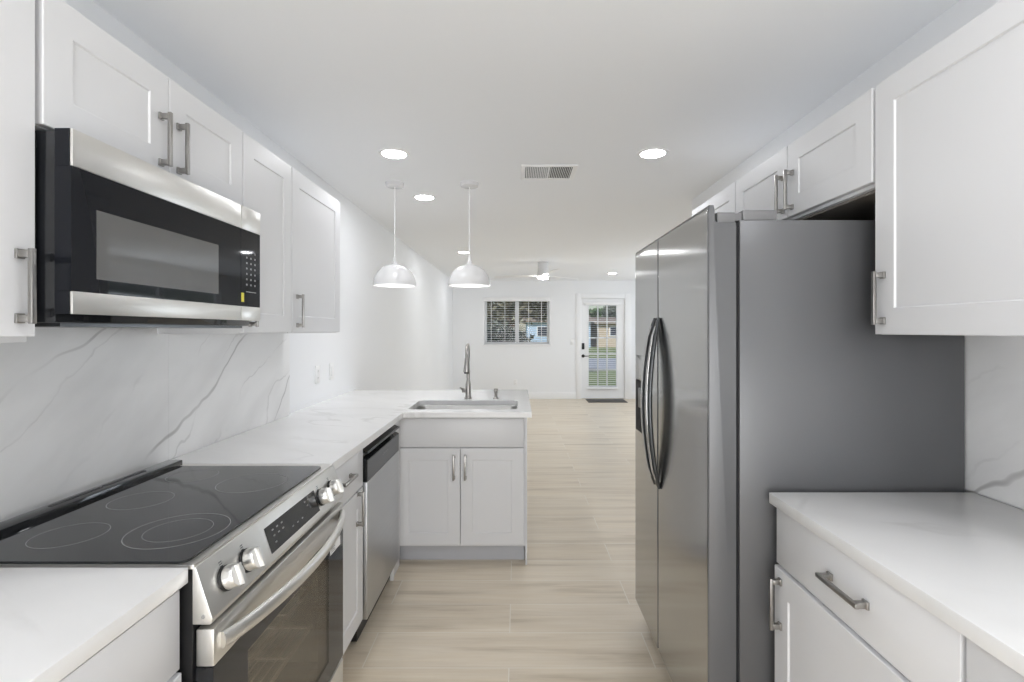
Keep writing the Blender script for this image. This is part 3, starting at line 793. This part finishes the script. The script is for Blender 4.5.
# ------------------------------------------------------------------ left wall cabinets
UT = 2.083
UF = -0.965
UB = XL+0.002
def upper(label, y0, y1, z0, doors, loc_z=None, facing='+x', face=UF, back=UB, top=UT, dz=0.004, under='cabinet_paint'):
    c_ = thing('wall_cabinet', label, 'cabinet', ((face+back)/2, (y0+y1)/2, z0))
    s = 1 if facing == '+x' else -1
    bx(back, face - s*0.0195, y0, y1, z0, top, bev=0.001).build('body', 'cabinet_paint', c_)
    for (u0, u1, hu, hv, off) in doors:
        dd_ = shaker(c_, facing, face, u0, u1, z0+dz, top-0.001, rail=0.07)
        pull(dd_, facing, face, hu, hv)
    return c_
upper('white wall cabinet nearest the viewer, left of the microwave', -0.2, 1.0145, 1.357, [(0.41, 1.0125, 0.977, 1.466, 0), (-0.198, 0.406, -0.16, 1.466, 0)], dz=0.011)
upper('short white two-door wall cabinet above the microwave', 1.026, 1.778, 1.799, [(1.028, 1.4005, 1.366, 1.897, 0), (1.4035, 1.776, 1.438, 1.897, 0)], dz=0.002)
upper('narrow white wall cabinet just beyond the microwave', 1.781, 2.165, 1.368, [(1.783, 2.163, 1.822, 1.466, 0)])
upper('white wall cabinet at the end of the row beside the bare wall', 2.168, 2.755, 1.368, [(2.170, 2.753, 2.215, 1.466, 0)])

# ------------------------------------------------------------------ right side
FR = 0.752
c = thing('base_cabinet', 'white base cabinet with drawer and door beside the refrigerator', 'cabinet', (1.04, 1.16, 0))
bx(FR+0.0195, 1.334, 0.852, 1.466, 0.105, HB-0.001).build('body', 'cabinet_paint', c)
bx(FR+0.09, 1.334, 0.852, 1.466, 0.0, 0.105).build('toe_kick', 'toe_paint', c)
d = slab(c, '-x', FR, 0.857, 1.464, 0.709, 0.868); pull(d, '-x', FR, 1.148, 0.791, False)
d = shaker(c, '-x', FR-0.006, 0.857, 1.464, 0.115, 0.702); pull(d, '-x', FR-0.006, 1.428, 0.607)
c = thing('base_cabinet', 'white base cabinet at the lower right corner, next to the drawer cabinet', 'cabinet', (1.04, 0.4, 0))
bx(FR+0.0195, 1.334, -0.20, 0.8505, 0.105, HB-0.001).build('body', 'cabinet_paint', c)
bx(FR+0.09, 1.334, -0.20, 0.8505, 0.0, 0.105).build('toe_kick', 'toe_paint', c)
d = slab(c, '-x', FR, 0.25, 0.846, 0.709, 0.868); pull(d, '-x', FR, 0.55, 0.791, False)
d = shaker(c, '-x', FR, 0.25, 0.846, 0.115, 0.702); pull(d, '-x', FR, 0.29, 0.607)
d = slab(c, '-x', FR, -0.199, 0.246, 0.709, 0.868)
d = shaker(c, '-x', FR, -0.199, 0.246, 0.115, 0.702)
tag(bx(0.735, 1.334, -0.22, 1.474, HB, TOP, bev=0.002).build('worktop', 'quartz'), 'white quartz worktop on the refrigerator side', 'worktop')
UFR = 1.005
UTR = 2.068
upper('large white wall cabinet over the worktop beside the refrigerator', 0.80, 1.420, 1.3685, [(0.812, 1.418, 1.384, 1.469, 0)], facing='-x', face=UFR, back=XR-0.002, top=UTR, dz=0.001)
c = upper('short white two-door wall cabinet above the refrigerator', 1.424, 2.322, 1.790, [(1.430, 1.876, 1.842, 1.893, 0), (1.880, 2.320, 1.906, 1.893, 0)], facing='-x', face=UFR, back=XR-0.002, top=UTR, dz=0.010)
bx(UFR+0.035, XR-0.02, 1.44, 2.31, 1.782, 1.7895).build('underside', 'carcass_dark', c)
upper('white wall cabinet beyond the refrigerator, only its top showing', 2.325, 2.905, 1.790, [(2.327, 2.903, 2.865, 1.893, 0)], facing='-x', face=UFR, back=XR-0.002, top=UTR)

# ------------------------------------------------------------------ refrigerator
fr = thing('refrigerator', 'grey stainless side-by-side refrigerator with curved bar handles', 'refrigerator', (0.95, 1.96, 0))
FX = 0.566
bx(0.660, 1.329, 1.497, 2.420, 0.03, 1.708, bev=0.004).build('body', 'fridge_side', fr)
bx(0.650, 0.6602, 1.504, 2.414, 0.11, 1.690).build('gasket', 'gasket', fr)
def fdoor(y0, y1):
    prof = [(FX, 0.100), (FX, 0.108), (FX, 1.730), (FX, 1.742), (FX+0.004, 1.752), (FX+0.017, 1.752), (FX+0.020, 1.735), (FX+0.021, 1.706), (FX+0.028, 1.700), (0.6495, 1.700), (0.6495, 0.100)]
    mb = MB()
    # rounded plan: stack profile slices along Y with the front pulled back at the ends
    ys = [(y0, 0.007), (y0+0.0015, 0.0032), (y0+0.004, 0.0008), (y0+0.007, 0.0), (y0+0.012, 0.0), (y1-0.012, 0.0), (y1-0.007, 0.0), (y1-0.004, 0.0008), (y1-0.0015, 0.0032), (y1, 0.007)]
    rings = []
    for y, pull_ in ys:
        rings.append([mb.bm.verts.new((x + (pull_ if x < FX+0.001 else 0), y, z)) for x, z in prof])
    n_ = len(prof)
    for a, b in zip(rings, rings[1:]):
        for i in range(n_): mb.bm.faces.new((a[i], a[(i+1) % n_], b[(i+1) % n_], b[i]))
    mb.bm.faces.new(rings[0]); mb.bm.faces.new(rings[-1][::-1])
    return mb
d1 = fdoor(1.497, 2.0275).build('door', ['fridge_steel', 'fridge_side'], fr)
d2 = fdoor(2.0315, 2.420).build('door', ['fridge_steel', 'fridge_side'], fr)
for d_ in (d1, d2):
    for p_ in d_.data.polygons: p_.material_index = 0 if p_.normal.x < -0.93 else 1
def fhandle(parent, y, lean):
    P = []; Rr = []
    for k in range(29):
        t = k/28; z = 0.755 + (1.430-0.755)*t; b_ = math.sin(PI*t)
        P.append((FX-0.003 - 0.042*b_**0.8, y + lean*b_, z)); Rr.append(0.006 + 0.0065*b_**0.5)
    mb = MB(); mb.tube(P, Rr, 14, squash=(1.0, 1.6)); h = mb.build('handle', 'charcoal_metal', parent)
    mb = MB()
    P2 = [(x-0.001 - 0.0105*min(1, math.sin(PI*k/28)*3), yy, z) for k, (x, yy, z) in enumerate(P)]
    mb.tube(P2[1:-1], [0.5*r2 for r2 in Rr[1:-1]], 10, squash=(0.6, 2.2)); mb.build('handle_face', 'fridge_steel', h)
fhandle(d1, 2.0, -0.004); fhandle(d2, 2.06, 0.004)
bx(FX-0.003, FX+0.001, 2.150, 2.392, 1.152, 1.265, bev=0.0015).build('dispenser_panel', 'fridge_steel', d2)
mb = MB(); mb.box(FX-0.0035, FX+0.0005, 2.150, 2.392, 0.915, 1.150, 0.0015); dsp = mb.build('dispenser_recess', 'gasket', d2)
bx(FX-0.012, FX-0.0035, 2.23, 2.31, 1.03, 1.12, bev=0.003).build('dispenser_paddle', 'charcoal_metal', dsp)
for (y0, y1) in ((1.503, 1.585), (2.33, 2.414)):
    h = bx(0.672, 0.775, y0, y1, 1.708, 1.7395, bev=0.004).build('hinge_cover', 'fridge_grey', fr)
    mb = MB(); mb.box(0.597, 0.652, y0+0.004, y1-0.02, 1.7003, 1.7335, 0.003).box(0.650, 0.674, y0+0.008, y1-0.024, 1.709, 1.731)
    mb.build('hinge_bracket', 'fridge_grey', h)
bx(0.64, 0.70, 1.51, 2.405, 0.030, 0.098).build('kick_grille', 'gasket', fr)
for (x, y) in ((0.625, 2.395), (0.625, 1.52), (1.25, 2.38), (1.25, 1.53)):
    MB().lathe([(0, 0), (0.022, 0), (0.022, 0.012), (0.012, 0.018), (0.012, 0.075 if x < 1 else 0.031), (0, 0.075 if x < 1 else 0.031)], (x+0.012, y, 0), 20).build('foot', 'black_matte', fr)

# ------------------------------------------------------------------ ceiling things
def recessed(x, y, label, rr=0.066):
    t_ = thing('recessed_light', label, 'ceiling light', (x, y, ZC), group='recessed ceiling lights')
    MB().lathe([(rr, -0.001), (rr+0.004, -0.006), (rr+0.020, -0.004), (rr+0.023, 0.0), (rr, 0.0)], (x, y, ZC), 40, closed=True).build('trim_ring', 'plastic_white', t_)
    MB().lathe([(0, -0.004), (rr-0.004, -0.004), (rr-0.0005, -0.002), (rr-0.0005, -0.0005), (0, -0.0005)], (x, y, ZC), 40).build('lens', 'lamp_lens', t_)
recessed(-0.70, 2.876, 'round recessed ceiling light nearest the left wall cabinets, in front of the pendants')
recessed(0.772, 2.870, 'round recessed ceiling light near the refrigerator, right of the air vent')
recessed(-0.70, 3.82, 'round recessed ceiling light seen between the two pendant cords')
recessed(-0.685, 6.5, 'small far recessed ceiling light seen against the right-hand pendant cord')
recessed(1.68, 8.9, 'small far recessed ceiling light above the glazed door')
for (x, y, lb) in ((-0.70, 0.15, 'added recessed ceiling light out of view in front of the range'), (0.772, 0.50, 'unseen recessed ceiling light over the right worktop'),  # out-of-frame pair, added to light the near kitchen
                   (-0.685, 8.9, 'far recessed ceiling light hidden behind the right pendant shade'), (1.68, 6.5, 'recessed living room light hidden by the refrigerator')):
    recessed(x, y, lb)

v = thing('air_vent', 'white two-bank louvred ceiling air vent', 'vent', (0.20, 3.21, ZC))
vx0, vx1, vy0, vy1 = 0.025, 0.372, 3.065, 3.36
mb = MB(); z0, z1 = ZC-0.008, ZC
mb.box(vx0, vx0+0.028, vy0, vy1, z0, z1, 0.002).box(vx1-0.028, vx1, vy0, vy1, z0, z1, 0.002).box(vx0+0.028, vx1-0.028, vy0, vy0+0.028, z0, z1, 0.002).box(vx0+0.028, vx1-0.028, vy1-0.028, vy1, z0, z1, 0.002)
mb.box(0.192, 0.205, vy0+0.028, vy1-0.028, z0, z1)
mb.build('frame', 'plastic_white', v)
bx(vx0+0.026, vx1-0.026, vy0+0.026, vy1-0.026, ZC-0.0012, ZC-0.0002).build('backing', 'gasket', v)
mb = MB()
for (a, b, s) in ((vx0+0.030, 0.190, 1), (0.207, vx1-0.030, -1)):
    n = 12
    for k in range(n):
        x = a + (b-a)*(k+0.5)/n
        mb.prism([(x-0.0035*s, ZC-0.0015), (x+0.003*s, ZC-0.0075), (x+0.0042*s, ZC-0.0075), (x-0.0023*s, ZC-0.0015)], 'y', vy0+0.028, vy1-0.028)
mb.build('louvre', 'plastic_white', v)

# pendants
def pendant(x, y, label):
    t_ = thing('pendant_light', label, 'pendant light', (x, y, ZC), group='white dome pendant lights over the peninsula')
    MB().lathe([(0, -0.028), (0.052, -0.028), (0.060, -0.024), (0.062, -0.004), (0.062, 0), (0, 0)], (x, y, ZC), 40).build('canopy', 'enamel_white', t_)
    MB().cyl((x, y, ZC-0.028), (x, y, 1.886), 0.0035, seg=10).build('cord', 'plastic_white', t_)
    prof = []
    r0, zb, h = 0.144, 1.685, 0.145
    for k in range(17):
        a = PI/2*k/16; prof.append((max(0.020, r0*math.cos(a)**0.9), zb + h*math.sin(a)**1.0 - 1.832 + 1.832))
    outer_ = [(rr, z) for rr, z in prof if rr > 0.021] + [(0.021, zb+h)]
    inner_ = [(rr-0.003, z-0.002 if i else z) for i, (rr, z) in enumerate(outer_)][::-1]
    sh = MB().lathe([(rr, z) for rr, z in outer_ + inner_], (x, y, 0), 56, closed=True).build('shade', 'enamel_white', t_)
    MB().lathe([(0, 1.826), (0.022, 1.826), (0.022, 1.834), (0.014, 1.845), (0.008, 1.868), (0.006, 1.888), (0, 1.888)], (x, y, 0), 28).build('cap', 'enamel_white', t_)
    MB().lathe([(0, 1.745), (0.012, 1.748), (0.024, 1.762), (0.028, 1.775), (0.022, 1.793), (0.013, 1.808), (0.013, 1.826), (0, 1.826)], (x, y, 0), 24).build('bulb', 'bulb', t_)
pendant(-0.835, 3.45, 'white dome pendant light closer to the left wall')
pendant(-0.325, 3.45, 'white dome pendant light hanging above the faucet side of the peninsula')

# fan
f = thing('ceiling_fan', 'white flush-mount three-blade ceiling fan with a lit centre', 'ceiling fan', (0.385, 7.47, ZC))
fx, fy = 0.385, 7.47
MB().lathe([(0, 0), (0.080, 0), (0.080, -0.14), (0.084, -0.16), (0.084, -0.205), (0.078, -0.215), (0, -0.215)], (fx, fy, ZC), 40).build('motor_housing', 'enamel_white', f)
MB().lathe([(0, -0.216), (0.076, -0.216), (0.080, -0.222), (0.072, -0.244), (0.04, -0.250), (0, -0.250)], (fx, fy, ZC), 40).build('light', 'fan_lens', f)
for a in (162, 42, 282):
    mb = MB(); ca, sa = math.cos(R(a)), math.sin(R(a)); pr = []
    top = []; bot = []
    for k in range(13):
        t = k/12; rr = 0.075 + 0.70*t; hw = 0.045 + 0.025*math.sin(PI*min(1, t*0.9)); 
        if t > 0.92: hw *= math.sqrt(max(0, 1-((t-0.92)/0.085)**2))
        hw = max(hw, 0.012)
        for sgn, lst in ((1, top), (-1, bot)):
            lst.append((rr, sgn*hw, ZC-0.19 + 0.12*sgn*hw))
    A = [mb.bm.verts.new((fx+q[0]*ca-q[1]*sa, fy+q[0]*sa+q[1]*ca, q[2])) for q in top + bot[::-1]]
    Bv = [mb.bm.verts.new((vv.co.x, vv.co.y, vv.co.z-0.007)) for vv in A]
    n_ = len(A)
    mb.bm.faces.new(A); mb.bm.faces.new(Bv[::-1])
    for i in range(n_): mb.bm.faces.new((A[i], A[(i+1) % n_], Bv[(i+1) % n_], Bv[i]))
    mb.build('blade', 'plastic_white', f)

# ------------------------------------------------------------------ wall plates, mat
def plate(label, c, facing, kind):
    P = mapper(facing, c[0] if facing != '-y' else c[1])
    t_ = thing('wall_outlet' if kind == 'outlet' else 'light_switch', label, 'outlet' if kind == 'outlet' else 'switch', c)
    u, v_ = (c[1], c[2]) if facing != '-y' else (c[0], c[2])
    def b(mb, u0, u1, v0, v1, w0, w1, bev=0.0):
        a, d_ = P(u0, v0, w0), P(u1, v1, w1); mb.box(a[0], d_[0], a[1], d_[1], a[2], d_[2], bev); return mb
    b(MB(), u-0.036, u+0.036, v_-0.058, v_+0.058, 0.0, 0.006, 0.002).build('plate', 'plastic_white', t_)
    if kind == 'outlet':
        for s in (-1, 1):
            so = b(MB(), u-0.017, u+0.017, v_+s*0.022-0.014, v_+s*0.022+0.014, 0.006, 0.0085, 0.001).build('socket', 'plastic_white', t_)
            mb = MB()
            for q in (-0.006, 0.006): b(mb, u+q-0.001, u+q+0.001, v_+s*0.022-0.004, v_+s*0.022+0.005, 0.0085, 0.0088)
            mb.build('slot', 'outlet_slot', so)
    else:
        b(MB(), u-0.015, u+0.015, v_-0.032, v_+0.032, 0.006, 0.010, 0.0015).build('rocker', 'plastic_white', t_)
plate('white outlet plate on the left wall, closer to the stone backsplash', (XL, 3.27, 1.095), '+x', 'outlet')
plate('white switch plate on the left wall, farther from the stone backsplash', (XL, 3.52, 1.095), '+x', 'switch')
plate('white outlet plate low on the far wall below the window', (-0.03, YF, 0.34), '-y', 'outlet')
plate('white switch plate on the far wall left of the glazed door', (1.11, YF, 1.148), '-y', 'switch')
tag(bx(1.37, 2.12, 9.66, 10.10, 0.0, 0.010, bev=0.003).build('doormat', 'mat_fibre'), 'dark grey doormat in front of the glazed door', 'doormat')

# ------------------------------------------------------------------ outdoors
ZG = -0.15
def ground(name, y0, y1, z, mat, kind, label):
    o = bx(-30, 45, y0, y1, ZG-0.3, z).build(name, mat); o['kind'] = kind; o['label'] = label; o['category'] = name.split('_')[-1]
ground('front_lawn', YF+0.14, 20, ZG, 'lawn_green', 'structure', 'front lawn seen through the glazed door')
ground('street', 20, 28.5, ZG-0.02, 'asphalt', 'structure', 'pale asphalt street seen through the glazed door')
ground('far_lawn', 28.5, 110, ZG, 'lawn_green', 'structure', 'lawn across the street')
ground('back_lawn', -20, YB-0.15, ZG, 'lawn_green', 'structure', 'lawn behind the house')
rng = random.Random(5)
def leaf_cloud(mb, c, rad, n, size):
    for _ in range(n):
        d_ = Vector((rng.gauss(0, 1), rng.gauss(0, 1), rng.gauss(0, 1))).normalized() * (0.45 + 0.55*rng.random())
        p = Vector((c[0]+d_.x*rad[0], c[1]+d_.y*rad[1], c[2]+d_.z*rad[2]))
        a = Vector((rng.gauss(0, 1), rng.gauss(0, 1), rng.gauss(0, 1))).normalized(); b = a.orthogonal().normalized()
        s = size*(0.6+0.8*rng.random())
        q = [p - a*s, p + b*s*0.4, p + a*s, p - b*s*0.4]
        mb.bm.faces.new([mb.bm.verts.new(x) for x in q])
def plant(name, label, x, y, h, crown, n, size, mat, trunk=0.1, cat='tree'):
    t_ = thing(name, label, cat, (x, y, ZG))
    mb = MB(); top = crown[0][2]
    mb.tube([(x, y, ZG-0.05), (x+0.03, y, ZG+(top-ZG)*0.5), (x, y+0.02, top)], [trunk, trunk*0.8, trunk*0.4], 10)
    for q in crown[1:]:
        mb.tube([(x, y, ZG+(top-ZG)*0.55), (q[0], q[1], q[2])], [trunk*0.5, trunk*0.15], 8)
    mb.build('trunk' if cat == 'tree' else 'stem', 'bark', t_)
    mb = MB()
    for (cx, cy, cz, rx, ry, rz) in crown: leaf_cloud(mb, (cx, cy, cz), (rx, ry, rz), n, size)
    mb.build('foliage', mat, t_, smooth=False)
plant('shrub', 'silvery green shrub outside the left half of the window', -0.45, 11.6, 1.7, [(-0.45, 11.6, 1.15, 0.6, 0.5, 0.5), (-0.75, 11.7, 0.8, 0.45, 0.4, 0.6), (-0.1, 11.6, 0.8, 0.5, 0.45, 0.6)], 260, 0.095, 'leaf_silver', 0.03, 'shrub')
plant('tree', 'dark olive tree standing behind the shrub outside the window', -0.3, 16.5, 4, [(-0.3, 16.5, 2.6, 2.3, 1.4, 1.1), (-1.6, 16.5, 1.8, 1.6, 1.0, 1.2), (0.9, 16.6, 2.6, 1.2, 1.0, 0.9), (-0.6, 16.8, 0.7, 1.4, 0.8, 0.8)], 1500, 0.12, 'leaf_olive', 0.16)
plant('tree', 'broad green tree behind the tan house', 12.0, 60, 8, [(12.0, 60, 3.2, 3.5, 2, 1.2), (9.5, 60, 2.9, 2.5, 2, 1.1), (7.2, 61, 3.0, 2.0, 2, 1.0)], 700, 0.35, 'leaf_green', 0.3)
plant('tree', 'tall pale-leaved tree at the right of the door view', 10.5, 56, 8, [(10.9, 56, 4.0, 1.2, 1, 0.6), (10.2, 56, 3.4, 0.9, 1, 0.7)], 250, 0.22, 'leaf_silver', 0.16)
def house(name, label, x0, x1, y0, y1, zt, wall, zr):
    t_ = thing(name, label, 'house', ((x0+x1)/2, (y0+y1)/2, ZG))
    bx(x0, x1, y0, y1, ZG-0.02, zt).build('wall', wall, t_)
    MB().prism([(y0-0.4, zt), ((y0+y1)/2, zr), (y1+0.4, zt), (y1+0.4, zt-0.12), (y0-0.4, zt-0.12)], 'x', x0-0.3, x1+0.3).build('roof', 'roof_shingle', t_)
    n_ = max(2, int((x1-x0)/2.4))
    for k in range(n_):
        xc = x0 + (x1-x0)*(k+0.5)/n_
        wn = bx(xc-0.55, xc+0.55, y0-0.05, y0, 0.85, 1.75).build('window_frame', 'trim_paint', t_)
        bx(xc-0.48, xc+0.48, y0-0.06, y0-0.05, 0.92, 1.68).build('pane', 'dark_pane', wn)
house('house', 'pale blue house across the street', 0.9, 6.55, 45, 52, 2.25, 'blue_siding', 2.9)
house('house', 'tan house across the street beside the pale blue one', 7.3, 14, 46, 54, 2.1, 'tan_stucco', 2.7)
